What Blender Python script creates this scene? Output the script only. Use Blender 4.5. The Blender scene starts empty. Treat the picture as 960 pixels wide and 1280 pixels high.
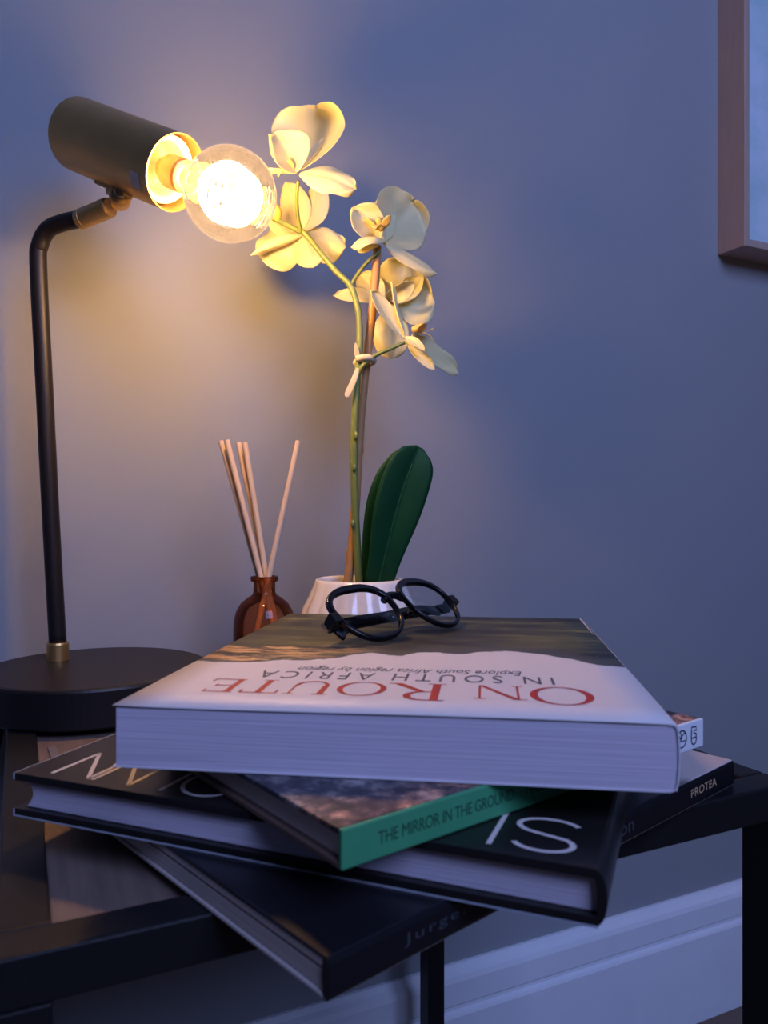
import bpy, bmesh, math, random
from mathutils import Vector, Matrix, Euler, noise
R = math.radians
random.seed(7)
scene = bpy.context.scene
COL = scene.collection
CAMZ = 0.715                      # camera height above the floor
FPX = 960.0                       # focal length in pixels of the 960x1280 frame
WANG = math.atan2(.429, .903)     # the wall's direction

# ------------------------------------------------------------------ camera
cam = bpy.data.cameras.new('camera'); camo = bpy.data.objects.new('camera', cam); COL.objects.link(camo)
cam.sensor_fit = 'VERTICAL'; cam.sensor_height = 36; cam.sensor_width = 27; cam.lens = 27
camo.location = (0, 0, CAMZ); camo.rotation_euler = (R(90), 0, 0)
cam.clip_start = .01; cam.clip_end = 50
cam.dof.use_dof = True; cam.dof.focus_distance = .61; cam.dof.aperture_fstop = 14
scene.camera = camo

# ------------------------------------------------------------------ world, window light, exposure
world = bpy.data.worlds.new('world'); scene.world = world; world.use_nodes = True
bg = world.node_tree.nodes['Background']
bg.inputs['Color'].default_value = (.36, .47, 1.0, 1); bg.inputs['Strength'].default_value = .04
def area_light(name, loc, target, sx, sy, power, color):
    l = bpy.data.lights.new(name, 'AREA'); l.shape = 'RECTANGLE'; l.size = sx; l.size_y = sy; l.energy = power; l.color = color
    o = bpy.data.objects.new(name, l); COL.objects.link(o); o.location = loc
    o.rotation_euler = (Vector(target) - Vector(loc)).to_track_quat('-Z', 'Y').to_euler()
    return o
area_light('window_daylight', (.80, -.85, 1.90), (.1, .65, .6), 1.0, 1.0, 36, (.345, .46, 1.0))
vs = scene.view_settings
vs.view_transform = 'Standard'; vs.look = 'None'; vs.gamma = 1; vs.use_curve_mapping = False; vs.exposure = 0.0
BULB_STRENGTH = 225

# ------------------------------------------------------------------ helpers
def at(px, py, Y):                 # a point of the place seen at px, py, at distance Y
    return Vector(((px - 480) / FPX * Y, Y, CAMZ + (640 - py) / FPX * Y))
def on_plane(px, py, z):           # z above the floor
    Y = (CAMZ - z) * FPX / (py - 640)
    return Vector(((px - 480) / FPX * Y, Y, z))

def node_mat(name):
    m = bpy.data.materials.new(name); m.use_nodes = True
    nt = m.node_tree; b = nt.nodes['Principled BSDF']
    return m, nt, b
def mat(name, color, rough=.5, metal=0, spec=.5, bump=0, bscale=200, var=0, vscale=30, stretch=(1, 1, 1), coat=0):
    m, nt, b = node_mat(name)
    b.inputs['Base Color'].default_value = (*color, 1); b.inputs['Roughness'].default_value = rough
    b.inputs['Metallic'].default_value = metal; b.inputs['Specular IOR Level'].default_value = spec
    b.inputs['Coat Weight'].default_value = coat
    if var or bump:
        tc = nt.nodes.new('ShaderNodeTexCoord'); mp = nt.nodes.new('ShaderNodeMapping')
        mp.inputs['Scale'].default_value = stretch; nt.links.new(tc.outputs['Object'], mp.inputs['Vector'])
    if var:
        n = nt.nodes.new('ShaderNodeTexNoise'); n.inputs['Scale'].default_value = vscale; n.inputs['Detail'].default_value = 6
        nt.links.new(mp.outputs[0], n.inputs['Vector'])
        mx = nt.nodes.new('ShaderNodeMix'); mx.data_type = 'RGBA'
        mx.inputs[6].default_value = (*[c * (1 - var) for c in color], 1); mx.inputs[7].default_value = (*[min(1, c * (1 + var)) for c in color], 1)
        nt.links.new(n.outputs['Fac'], mx.inputs[0]); nt.links.new(mx.outputs[2], b.inputs['Base Color'])
    if bump:
        n2 = nt.nodes.new('ShaderNodeTexNoise'); n2.inputs['Scale'].default_value = bscale; n2.inputs['Detail'].default_value = 5
        nt.links.new(mp.outputs[0], n2.inputs['Vector'])
        bp = nt.nodes.new('ShaderNodeBump'); bp.inputs['Strength'].default_value = bump; bp.inputs['Distance'].default_value = .001
        nt.links.new(n2.outputs['Fac'], bp.inputs['Height']); nt.links.new(bp.outputs[0], b.inputs['Normal'])
    return m

def thin_glass(name, tint, film=0.0, filmcol=(1, 1, 1), gl=1.0, speck=False):
    m = bpy.data.materials.new(name); m.use_nodes = True; nt = m.node_tree; nt.nodes.clear()
    out = nt.nodes.new('ShaderNodeOutputMaterial'); tr = nt.nodes.new('ShaderNodeBsdfTransparent'); tr.inputs[0].default_value = (*tint, 1)
    g = nt.nodes.new('ShaderNodeBsdfGlossy'); g.inputs['Roughness'].default_value = .03; g.inputs[0].default_value = (gl, gl, gl, 1)
    fr = nt.nodes.new('ShaderNodeFresnel'); fr.inputs[0].default_value = 1.45
    mx = nt.nodes.new('ShaderNodeMixShader'); nt.links.new(fr.outputs[0], mx.inputs[0]); nt.links.new(tr.outputs[0], mx.inputs[1]); nt.links.new(g.outputs[0], mx.inputs[2])
    last = mx
    if film:
        d = nt.nodes.new('ShaderNodeBsdfTranslucent'); d.inputs[0].default_value = (*filmcol, 1)
        m2 = nt.nodes.new('ShaderNodeMixShader'); m2.inputs[0].default_value = film
        if speck:
            tc = nt.nodes.new('ShaderNodeTexCoord'); n = nt.nodes.new('ShaderNodeTexNoise'); n.inputs['Scale'].default_value = 900; n.inputs['Detail'].default_value = 4
            nt.links.new(tc.outputs['Object'], n.inputs['Vector'])
            mr = nt.nodes.new('ShaderNodeMapRange'); mr.inputs[1].default_value = .42; mr.inputs[2].default_value = .75; mr.inputs[3].default_value = film * .7; mr.inputs[4].default_value = film * 3
            nt.links.new(n.outputs['Fac'], mr.inputs[0]); nt.links.new(mr.outputs[0], m2.inputs[0])
        nt.links.new(mx.outputs[0], m2.inputs[1]); nt.links.new(d.outputs[0], m2.inputs[2]); last = m2
    nt.links.new(last.outputs[0], out.inputs[0])
    return m

def leafy(name, color, transl, rough=.5, var=.1, vscale=60, tcol=None, spec=.5):
    m = bpy.data.materials.new(name); m.use_nodes = True; nt = m.node_tree; nt.nodes.clear()
    out = nt.nodes.new('ShaderNodeOutputMaterial'); p = nt.nodes.new('ShaderNodeBsdfPrincipled'); t = nt.nodes.new('ShaderNodeBsdfTranslucent')
    p.inputs['Roughness'].default_value = rough; p.inputs['Specular IOR Level'].default_value = spec
    tc = nt.nodes.new('ShaderNodeTexCoord'); n = nt.nodes.new('ShaderNodeTexNoise'); n.inputs['Scale'].default_value = vscale
    nt.links.new(tc.outputs['Object'], n.inputs['Vector'])
    mx = nt.nodes.new('ShaderNodeMix'); mx.data_type = 'RGBA'; nt.links.new(n.outputs['Fac'], mx.inputs[0])
    mx.inputs[6].default_value = (*[c * (1 - var) for c in color], 1); mx.inputs[7].default_value = (*[min(1, c * (1 + var)) for c in color], 1)
    nt.links.new(mx.outputs[2], p.inputs['Base Color'])
    t.inputs[0].default_value = (*(tcol or color), 1)
    ms = nt.nodes.new('ShaderNodeMixShader'); ms.inputs[0].default_value = transl
    nt.links.new(p.outputs[0], ms.inputs[1]); nt.links.new(t.outputs[0], ms.inputs[2]); nt.links.new(ms.outputs[0], out.inputs[0])
    return m

class MB:
    def __init__(s): s.v = []; s.f = []
    def add(s, vs, fs):
        o = len(s.v); s.v += [Vector(v) for v in vs]; s.f += [[i + o for i in f] for f in fs]; return s
    def box(s, a, b):
        (x0, y0, z0), (x1, y1, z1) = a, b
        return s.add([(x0,y0,z0),(x1,y0,z0),(x1,y1,z0),(x0,y1,z0),(x0,y0,z1),(x1,y0,z1),(x1,y1,z1),(x0,y1,z1)],
                     [(0,3,2,1),(4,5,6,7),(0,1,5,4),(1,2,6,5),(2,3,7,6),(3,0,4,7)])
    def tube(s, pts, rad, n=12, cap=True):
        pts = [Vector(p) for p in pts]
        if not hasattr(rad, '__len__'): rad = [rad] * len(pts)
        t0 = (pts[1] - pts[0]).normalized(); ref = t0.orthogonal().normalized(); vs = []; prev = t0
        for i, p in enumerate(pts):
            t = ((pts[min(i+1, len(pts)-1)] - pts[i]).normalized() + (pts[i] - pts[max(i-1, 0)]).normalized()).normalized()
            ref = prev.rotation_difference(t) @ ref; ref = (ref - t * ref.dot(t)).normalized(); prev = t
            b = t.cross(ref)
            for k in range(n):
                a = 2 * math.pi * k / n; vs.append(p + (ref * math.cos(a) + b * math.sin(a)) * rad[i])
        fs = [(i*n+k, i*n+(k+1) % n, (i+1)*n+(k+1) % n, (i+1)*n+k) for i in range(len(pts)-1) for k in range(n)]
        if cap: fs += [tuple(reversed(range(n))), tuple((len(pts)-1)*n + k for k in range(n))]
        return s.add(vs, fs)
    def lathe(s, prof, n=32, M=None, mod=None, close=False):
        vs = []
        for i, (r, z) in enumerate(prof):
            for k in range(n):
                a = 2 * math.pi * k / n; rr = r * (mod(a, z) if mod else 1)
                v = Vector((rr * math.cos(a), rr * math.sin(a), z)); vs.append(M @ v if M else v)
        m = len(prof); fs = [(i*n+k, i*n+(k+1) % n, (i+1)*n+(k+1) % n, (i+1)*n+k) for i in range(m-1) for k in range(n)]
        if close: fs += [((m-1)*n+k, (m-1)*n+(k+1) % n, (k+1) % n, k) for k in range(n)]
        else:
            if prof[0][0] > 0: fs.append(tuple(reversed(range(n))))
            if prof[-1][0] > 0: fs.append(tuple((m-1)*n + k for k in range(n)))
        return s.add(vs, fs)
    def grid(s, fn, nu, nv):
        vs = [fn(i / nu, j / nv) for i in range(nu + 1) for j in range(nv + 1)]
        return s.add(vs, [(i*(nv+1)+j, (i+1)*(nv+1)+j, (i+1)*(nv+1)+j+1, i*(nv+1)+j+1) for i in range(nu) for j in range(nv)])
    def prism(s, poly, x0, x1, fn=None):   # polygon in (y, z) extruded along x
        fn = fn or (lambda x, y, z: (x, y, z)); n = len(poly)
        s.add([fn(x0, *p) for p in poly] + [fn(x1, *p) for p in poly],
              [(i, (i+1) % n, n+(i+1) % n, n+i) for i in range(n)] + [tuple(reversed(range(n))), tuple(range(n, 2*n))])
        return s
    def build(s, name, m, parent=None, world=False, smooth=False, bevel=0, seg=2, solid=0, sub=0, doubles=0):
        vs = s.v
        if world and parent is not None:
            inv = root_matrix(parent).inverted(); vs = [inv @ v for v in vs]
        me = bpy.data.meshes.new(name); me.from_pydata([tuple(v) for v in vs], [], [tuple(f) for f in s.f]); me.update()
        bm = bmesh.new(); bm.from_mesh(me)
        if doubles: bmesh.ops.remove_doubles(bm, verts=bm.verts, dist=doubles)
        bmesh.ops.recalc_face_normals(bm, faces=bm.faces); bm.to_mesh(me); bm.free()
        if smooth:
            for p in me.polygons: p.use_smooth = True
        me.materials.append(m)
        o = bpy.data.objects.new(name, me); COL.objects.link(o); o.parent = parent
        if solid: md = o.modifiers.new('solid', 'SOLIDIFY'); md.thickness = solid; md.offset = 0
        if bevel: md = o.modifiers.new('bevel', 'BEVEL'); md.width = bevel; md.segments = seg; md.limit_method = 'ANGLE'; md.angle_limit = R(35)
        if sub: md = o.modifiers.new('sub', 'SUBSURF'); md.levels = sub; md.render_levels = sub
        if smooth and bevel: md = o.modifiers.new('wn', 'WEIGHTED_NORMAL')
        return o
def root_matrix(o):
    M = Matrix.LocRotScale(o.location, o.rotation_euler, None)
    return root_matrix(o.parent) @ M if o.parent else M
def thing(name, label, cat, loc=(0, 0, 0), rz=0, group=None, rot=None):
    o = bpy.data.objects.new(name, None); COL.objects.link(o); o.location = loc; o.rotation_euler = rot or (0, 0, rz)
    o.empty_display_size = .02
    tag(o, label, cat, group); return o
def tag(o, label, cat, group=None):
    o['label'] = label; o['category'] = cat
    if group: o['group'] = group
    return o
def struct(o, label=None, cat=None):
    o['kind'] = 'structure'
    if label: o['label'] = label
    if cat: o['category'] = cat
    return o
def smooth_path(pts, n=8):
    pts = [Vector(p) for p in pts]; out = []
    P = [2*pts[0]-pts[1]] + pts + [2*pts[-1]-pts[-2]]
    for i in range(1, len(P)-2):
        for k in range(n):
            t = k / n; a, b, c, d = P[i-1], P[i], P[i+1], P[i+2]
            out.append(.5*((2*b)+(c-a)*t+(2*a-5*b+4*c-d)*t*t+(3*b-a-3*c+d)*t**3))
    out.append(pts[-1]); return out
def align(z, loc=(0, 0, 0), xhint=None):
    z = Vector(z).normalized(); x = Vector(xhint) if xhint is not None else z.orthogonal(); x = (x - z * x.dot(z)).normalized(); y = z.cross(x)
    M = Matrix((x, y, z)).transposed().to_4x4(); M.translation = Vector(loc); return M

# ------------------------------------------------------------------ materials
M_wall = mat('wall_paint', (.275, .285, .30), .75, bump=.12, bscale=260, var=.03, vscale=4)
M_base = mat('skirting_paint', (.74, .76, .80), .35, var=.05, vscale=25)
M_floor = mat('floor_wood', (.16, .10, .07), .45, var=.35, vscale=6, stretch=(1, 8, 1), bump=.1)
M_steel = mat('black_steel', (.008, .008, .009), .42, spec=.25, bump=.1, bscale=500, var=.3, vscale=60)
M_board = mat('table_board', (.15, .105, .085), .6, var=.45, vscale=14, stretch=(14, 1, 1), bump=.2)
M_black = mat('lamp_black', (.012, .010, .010), .42, spec=.3, bump=.05, bscale=900)
M_brass = mat('aged_brass', (.56, .36, .14), .40, metal=.9, var=.15, vscale=40, bump=.04, bscale=400)
M_white_in = mat('white_enamel', (.8, .78, .72), .35, var=.03)
M_rubber = mat('cord_black', (.01, .01, .01), .55, var=.1)
M_sticker = mat('sticker', (.62, .6, .58), .6, var=.3, vscale=700)
M_bulb = thin_glass('bulb_glass', (.99, .97, .95), film=.011, filmcol=(.75, .78, 1), speck=True)
M_amber = thin_glass('amber_glass', (.88, .53, .34), film=.13, filmcol=(.62, .20, .07), gl=.55)
M_liquid = thin_glass('amber_liquid', (.5, .2, .1), film=.04, filmcol=(.4, .12, .05))
M_lens = thin_glass('spectacle_lens', (.80, .83, .86), gl=.8)
M_reed = mat('reed_wood', (.72, .52, .34), .6, var=.12, vscale=120, stretch=(1, 1, .05))
M_ceramic = mat('white_ceramic', (.82, .73, .64), .2, var=.02, coat=.5)
M_soil = mat('potting_moss', (.03, .022, .016), .9, var=.5, vscale=150, bump=.8)
M_bamboo = mat('bamboo', (.44, .22, .07), .5, var=.3, vscale=50, stretch=(1, 1, .1))
M_stem = mat('orchid_stem', (.16, .20, .045), .45, var=.3, vscale=60)
M_leaf = leafy('orchid_leaf', (.006, .050, .015), .05, rough=.5, spec=.15, var=.25, vscale=40, tcol=(.05, .22, .03))
M_rib = leafy('leaf_midrib', (.02, .10, .03), .05, rough=.5, spec=.2)
M_petal = leafy('orchid_petal', (.84, .80, .49), .36, rough=.45, var=.06, vscale=50, tcol=(.92, .80, .22))
M_lip = leafy('orchid_lip', (.80, .62, .22), .3, rough=.45, var=.25, vscale=350, tcol=(.8, .55, .15))
M_bud = leafy('orchid_bud', (.75, .50, .08), .2, rough=.45, var=.1)
M_tie = mat('paper_tie', (.66, .55, .34), .7, var=.15, vscale=100)
M_frame = mat('frame_wood', (.42, .30, .25), .5, var=.15, vscale=30, stretch=(4, 4, .4), bump=.1)
M_framei = mat('frame_face', (.50, .42, .38), .5, var=.1, vscale=40)
M_acetate = mat('black_acetate', (.004, .004, .005), .14, spec=.5, var=.1)
M_metal = mat('hinge_metal', (.55, .53, .5), .3, metal=1, var=.05)
M_bookblack = mat('black_cover', (.007, .007, .009), .36, spec=.3, var=.25, vscale=50)
M_bookblack2 = mat('black_jacket', (.012, .011, .011), .36, spec=.35, var=.2, vscale=40)
M_green = mat('green_cloth', (.045, .27, .12), .55, var=.12, vscale=60, bump=.1, bscale=900)
M_whiteprint = mat('white_print', (.72, .72, .74), .5, var=.03)
M_ink = mat('dark_ink', (.015, .02, .035), .6, var=.1)
M_greenink = mat('green_ink', (.008, .06, .035), .6, var=.1)
M_gold = mat('gold_foil_print', (.55, .36, .22), .45, var=.15, vscale=200)
M_silver = mat('pale_title_print', (.66, .58, .54), .5, var=.05)
M_dimprint = mat('dim_grey_print', (.045, .048, .06), .5, var=.1)
M_red = mat('red_print', (.42, .025, .022), .5, var=.15, vscale=80)
M_grey = mat('grey_print', (.10, .10, .12), .6, var=.1)
M_brownboard = mat('brown_board', (.16, .095, .075), .6, var=.15)
M_tag = mat('grey_tag', (.14, .13, .13), .5, var=.3, vscale=300)

def page_mat(name, c, scale=900):
    m, nt, b = node_mat(name)
    tc = nt.nodes.new('ShaderNodeTexCoord'); mp = nt.nodes.new('ShaderNodeMapping'); mp.inputs['Scale'].default_value = (.012, .012, 1)
    n = nt.nodes.new('ShaderNodeTexNoise'); n.inputs['Scale'].default_value = scale; n.inputs['Detail'].default_value = 5
    nt.links.new(tc.outputs['Object'], mp.inputs[0]); nt.links.new(mp.outputs[0], n.inputs['Vector'])
    cr = nt.nodes.new('ShaderNodeValToRGB'); cr.color_ramp.elements[0].position = .3; cr.color_ramp.elements[1].position = .72
    cr.color_ramp.elements[0].color = (*[k * .80 for k in c], 1); cr.color_ramp.elements[1].color = (*c, 1)
    nt.links.new(n.outputs['Fac'], cr.inputs[0]); nt.links.new(cr.outputs[0], b.inputs['Base Color'])
    bp = nt.nodes.new('ShaderNodeBump'); bp.inputs['Strength'].default_value = .35; bp.inputs['Distance'].default_value = .0006
    nt.links.new(n.outputs['Fac'], bp.inputs['Height']); nt.links.new(bp.outputs[0], b.inputs['Normal'])
    b.inputs['Roughness'].default_value = .8
    return m
M_pages = page_mat('page_edges', (.64, .56, .64))
M_pages2 = page_mat('page_edges_warm', (.68, .58, .54))

# ------------------------------------------------------------------ setting: wall, floor, skirting
WD = .80      # distance of the wall along its normal
def wallbox(name, m, u0, u1, d0, d1, z0, z1):
    o = MB().box((u0, d0, z0), (u1, d1, z1)).build(name, m); o.rotation_euler = (0, 0, WANG); return o
struct(wallbox('wall_back', M_wall, -3, 4, WD, WD + .1, -.02, 2.6), 'blue-grey painted wall behind the table', 'wall')
struct(wallbox('floor', M_floor, -3, 4, -3, WD, -.05, 0), 'dark brown wooden floor', 'floor')
prof = [(WD, 0), (WD - .018, 0), (WD - .018, .118), (WD - .0165, .121), (WD - .0125, .1235), (WD - .0125, .128), (WD - .015, .131), (WD - .015, .157), (WD - .013, .163), (WD - .007, .1665), (WD - .004, .1725), (WD, .1725)]
bb = MB().prism(prof, -3, 4).build('baseboard_back', M_base); bb.rotation_euler = (0, 0, WANG)
struct(bb, 'white moulded skirting board along the wall', 'baseboard')

# ------------------------------------------------------------------ side table
TZ = CAMZ - .161; TW = .425; TD = .435; TB = .02
tn = Vector((-.14, .275, 0))
table = thing('side_table', 'small black steel side table with an inset wooden top', 'table', tn, WANG)
for x in (0, TW - TB):
    for y in (0, TD - TB):
        MB().box((x, y, 0), (x + TB, y + TB, TZ - TB)).build('leg', M_steel, table, bevel=.0012)
for y in (0, TD - TB): MB().box((0, y, TZ - TB), (TW, y + TB, TZ)).build('rail', M_steel, table, bevel=.0014)
for x in (0, TW - TB): MB().box((x, TB, TZ - TB), (x + TB, TD - TB, TZ)).build('rail', M_steel, table, bevel=.0014)
MB().box((TB, TB, TZ - .016), (TW - TB, TD - TB, TZ - .005)).build('table_panel', M_board, table, bevel=.001)

# ------------------------------------------------------------------ books
class Flat:                         # flat print: polygons in a plane
    def __init__(s): s.p = []
    def poly(s, pts): s.p.append([Vector((x, y)) for x, y in pts]); return s
    def stroke(s, pts, w):
        pts = [Vector(p) for p in pts]; n = len(pts); L = []; Rr = []
        for i in range(n):
            a = pts[max(0, i-1)]; b = pts[min(n-1, i+1)]; d = (b - a).normalized(); q = Vector((-d.y, d.x)) * w / 2
            L.append(pts[i] + q); Rr.append(pts[i] - q)
        for i in range(n-1): s.p.append([L[i], Rr[i], Rr[i+1], L[i+1]])
        return s
    def ring(s, cx, cy, rx, ry, tx, ty, n=40, a0=0, a1=360):
        for k in range(n):
            q = [R(a0 + (a1 - a0) * (k + e) / n) for e in (0, 1)]
            s.p.append([(cx + rx*math.cos(q[0]), cy + ry*math.sin(q[0])), (cx + rx*math.cos(q[1]), cy + ry*math.sin(q[1])),
                        (cx + (rx-tx)*math.cos(q[1]), cy + (ry-ty)*math.sin(q[1])), (cx + (rx-tx)*math.cos(q[0]), cy + (ry-ty)*math.sin(q[0]))])
        return s
    def merge(s, o, dx=0, dy=0, sc=1, sy=None):
        sy = sy or sc
        for p in o.p: s.p.append([Vector((v[0]*sc + dx, v[1]*sy + dy)) for v in p])
        return s
    def bounds(s):
        xs = [v[0] for p in s.p for v in p]; ys = [v[1] for p in s.p for v in p]; return min(xs), max(xs), min(ys), max(ys)
    def place(s, name, m, parent, org, ex, ey, box=None):   # box = (width, height) to fit, org at its lower left
        x0, x1, y0, y1 = s.bounds(); ex = Vector(ex).normalized(); ey = Vector(ey).normalized(); org = Vector(org)
        sx, sy = (box[0] / (x1 - x0), box[1] / (y1 - y0)) if box else (1, 1)
        if not box: x0 = y0 = 0
        mb = MB(); nrm = ex.cross(ey)
        for p in s.p:
            mb.add([org + ex * (v[0]-x0) * sx + ey * (v[1]-y0) * sy for v in p], [tuple(range(len(p)))])
        o = mb.build(name, m, parent)
        me = o.data
        for pl in me.polygons:
            if pl.normal.dot(nrm) < 0: pl.flip()
        return o
def text_flat(body, shear=0, spacing=1.0, word=1.0):
    c = bpy.data.curves.new('t', 'FONT'); c.body = body; c.shear = shear; c.space_character = spacing; c.space_word = word; c.resolution_u = 4
    o = bpy.data.objects.new('t', c); COL.objects.link(o)
    dg = bpy.context.evaluated_depsgraph_get(); me = o.evaluated_get(dg).to_mesh()
    f = Flat()
    for p in me.polygons: f.p.append([Vector((me.vertices[i].co.x, me.vertices[i].co.y)) for i in p.vertices])
    o.evaluated_get(dg).to_mesh_clear(); bpy.data.objects.remove(o); bpy.data.curves.remove(c)
    return f

class Book:
    """local frame: origin at the near spine corner on the underside, x along the spine, y across the cover, z up"""
    def __init__(s, name, label, org, ang, L, W, T, z0):
        s.L, s.W, s.T, s.z0 = L, W, T, z0
        s.o = Vector((org[0], org[1], z0)); s.a = ang
        s.root = thing(name, label, 'book', s.o, ang)
        s.ex = Vector((math.cos(ang), math.sin(ang), 0)); s.ey = Vector((-math.sin(ang), math.cos(ang), 0))
    def loc(s, px, py, h=None):      # the point of the cover seen at px, py
        p = on_plane(px, py, s.z0 + (s.T if h is None else h)) - s.o
        return p.dot(s.ex), p.dot(s.ey)
def page_block(bk, x0, x1, y0, y1, z0, z1, m, fore=.0, name='page_block', nseg=10, rnd=0):
    poly = []
    for k in range(nseg + 1):        # concave fore edge at y1
        t = k / nseg; poly.append((y1 - fore * math.sin(math.pi * t), z0 + (z1 - z0) * t))
    for k in range(nseg + 1):
        t = 1 - k / nseg; poly.append((y0 - rnd * math.sin(math.pi * t), z0 + (z1 - z0) * t))
    return MB().prism(poly, x0, x1).build(name, m, bk.root, bevel=.0006)

# --- lowest book: black photo book with PROTEA on the spine
def cover_photo_mat():
    m, nt, b = node_mat('photo_cover_light_end')
    tc = nt.nodes.new('ShaderNodeTexCoord'); sp = nt.nodes.new('ShaderNodeSeparateXYZ'); nt.links.new(tc.outputs['Object'], sp.inputs[0])
    n = nt.nodes.new('ShaderNodeTexNoise'); n.inputs['Scale'].default_value = 22; n.inputs['Detail'].default_value = 4; nt.links.new(tc.outputs['Object'], n.inputs['Vector'])
    ad = nt.nodes.new('ShaderNodeMath'); ad.operation = 'MULTIPLY_ADD'; ad.inputs[1].default_value = .09; nt.links.new(n.outputs['Fac'], ad.inputs[0]); nt.links.new(sp.outputs['X'], ad.inputs[2])
    cr = nt.nodes.new('ShaderNodeMapRange'); cr.inputs[1].default_value = .272; cr.inputs[2].default_value = .296; nt.links.new(ad.outputs[0], cr.inputs[0])
    mx = nt.nodes.new('ShaderNodeMix'); mx.data_type = 'RGBA'; nt.links.new(cr.outputs[0], mx.inputs[0])
    mx.inputs[6].default_value = (.010, .010, .013, 1); mx.inputs[7].default_value = (.50, .42, .40, 1)
    nt.links.new(mx.outputs[2], b.inputs['Base Color']); b.inputs['Roughness'].default_value = .33
    return m
z1 = TZ
B1 = Book('hardcover_book', 'black hardcover photo book at the bottom of the stack, spine marked PROTEA', (-.018, .251), R(41.9), .301, .245, .015, z1)
r = B1.root
MB().box((0, .001, 0), (.301, .245, .0018)).build('back_cover', M_pages2, r, bevel=.0006)
MB().box((0, .001, .0132), (.301, .245, .015)).build('front_cover', cover_photo_mat(), r, bevel=.0006)
MB().prism([(.003, 0), (.0008, .0006), (0, .0025), (0, .0125), (.0008, .0144), (.003, .015), (.004, .0075)], 0, .301).build('spine', M_bookblack, r)
page_block(B1, .001, .299, .003, .242, .0018, .0088, M_pages2)
page_block(B1, .0005, .299, .004, .242, .0102, .0132, M_pages2)
MB().box((.003, .004, .0088), (.297, .24, .0102)).build('gap_shade', M_bookblack, r)  # black sheet filling the gap between page blocks, its shade put in as colour
SP = lambda x, z: (x, -.00015, z)
text_flat('PROTEA').place('spine_lettering', M_gold, r, SP(.248, .0058), (1, 0, 0), (0, 0, 1), (.030, .0045))
text_flat('Jurgen Schadeberg', spacing=1.25).place('spine_lettering', M_dimprint, r, SP(.034, .0055), (1, 0, 0), (0, 0, 1), (.105, .0050))
text_flat('on').place('spine_lettering', M_dimprint, r, SP(.176, .0048), (1, 0, 0), (0, 0, 1), (.013, .0048))

# --- second book: thick black book with large thin lettering
B2 = Book('hardcover_book', 'thick black jacketed book with large thin white capitals, second from the bottom', (.0807, .267), R(90 - 21.55), .225, .278, .0205, z1 + .0152)
r = B2.root; T = B2.T
def c_profile(W, T, th, rs, n=10, over=0):
    out = [(W, T - th), (W + .0004, T - th/2), (W, T)]; inn = []
    for k in range(n + 1):
        a = R(90 + 180 * k / n); out.append((rs + rs * .55 * math.cos(a) - rs*.1, T/2 + T/2 * math.sin(a)))
    out += [(W, 0), (W + .0004, th/2), (W, th)]
    for k in range(n + 1):
        a = R(270 - 180 * k / n); inn.append((rs + (rs*.55 - th) * math.cos(a) - rs*.1, T/2 + (T/2 - th) * math.sin(a)))
    return out + inn
MB().prism(c_profile(.278, T, .0036, .008), 0, .225).build('cover', M_bookblack2, r, smooth=False, bevel=.0005)
page_block(B2, .0035, .2215,   .0062, .274, .0036, T - .0036, M_pages, fore=.004, rnd=.002)
M_sleeve = mat('jacket_paper_edge', (.34, .35, .40), .4, var=.1)
MB().box((-.0003, .006, -.0001), (.0006, .2784, .0006)).build('jacket_edge', M_sleeve, r)
MB().box((-.0003, .2774, 0), (.225, .2786, .0034)).build('jacket_edge', M_sleeve, r, bevel=.0005)
MB().box((-.0003, .2774, T - .0034), (.225, .2786, T)).build('jacket_edge', M_sleeve, r, bevel=.0005)
def letters_thin():
    out = {}
    w = .062
    S = Flat(); pts = []
    for k in range(13): a = R(20 + 205 * k / 12); pts.append((.33 + .29*math.cos(a), .74 + .225*math.sin(a)))
    for k in range(13): a = R(70 - 225 * k / 12); pts.append((.33 + .31*math.cos(a), .265 + .228*math.sin(a)))
    out['S'] = S.stroke(pts, w)
    out['I'] = Flat().stroke([(.04, 0), (.04, 1)], w)
    out['N'] = Flat().stroke([(.04, 0), (.04, 1)], w).stroke([(.04, .98), (.66, .02)], w).stroke([(.66, 0), (.66, 1)], w)
    out['O'] = Flat().ring(.46, .5, .46, .5, w, w)
    return out
LT = letters_thin()
hz = T + .00015; CH = .033
for ch, y, k in (('S', .0150, 1.18), ('I', .0455, 1), ('O', .1640, 1.0), ('I', .1965, 1), ('N', .2140, 1), ('N', .2375, 1.05)):
    Flat().merge(LT[ch], 0, 0, CH * k, CH).place('title_lettering', M_silver, r, (.006 + CH, y, hz), (0, 1, 0), (-1, 0, 0))

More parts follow.
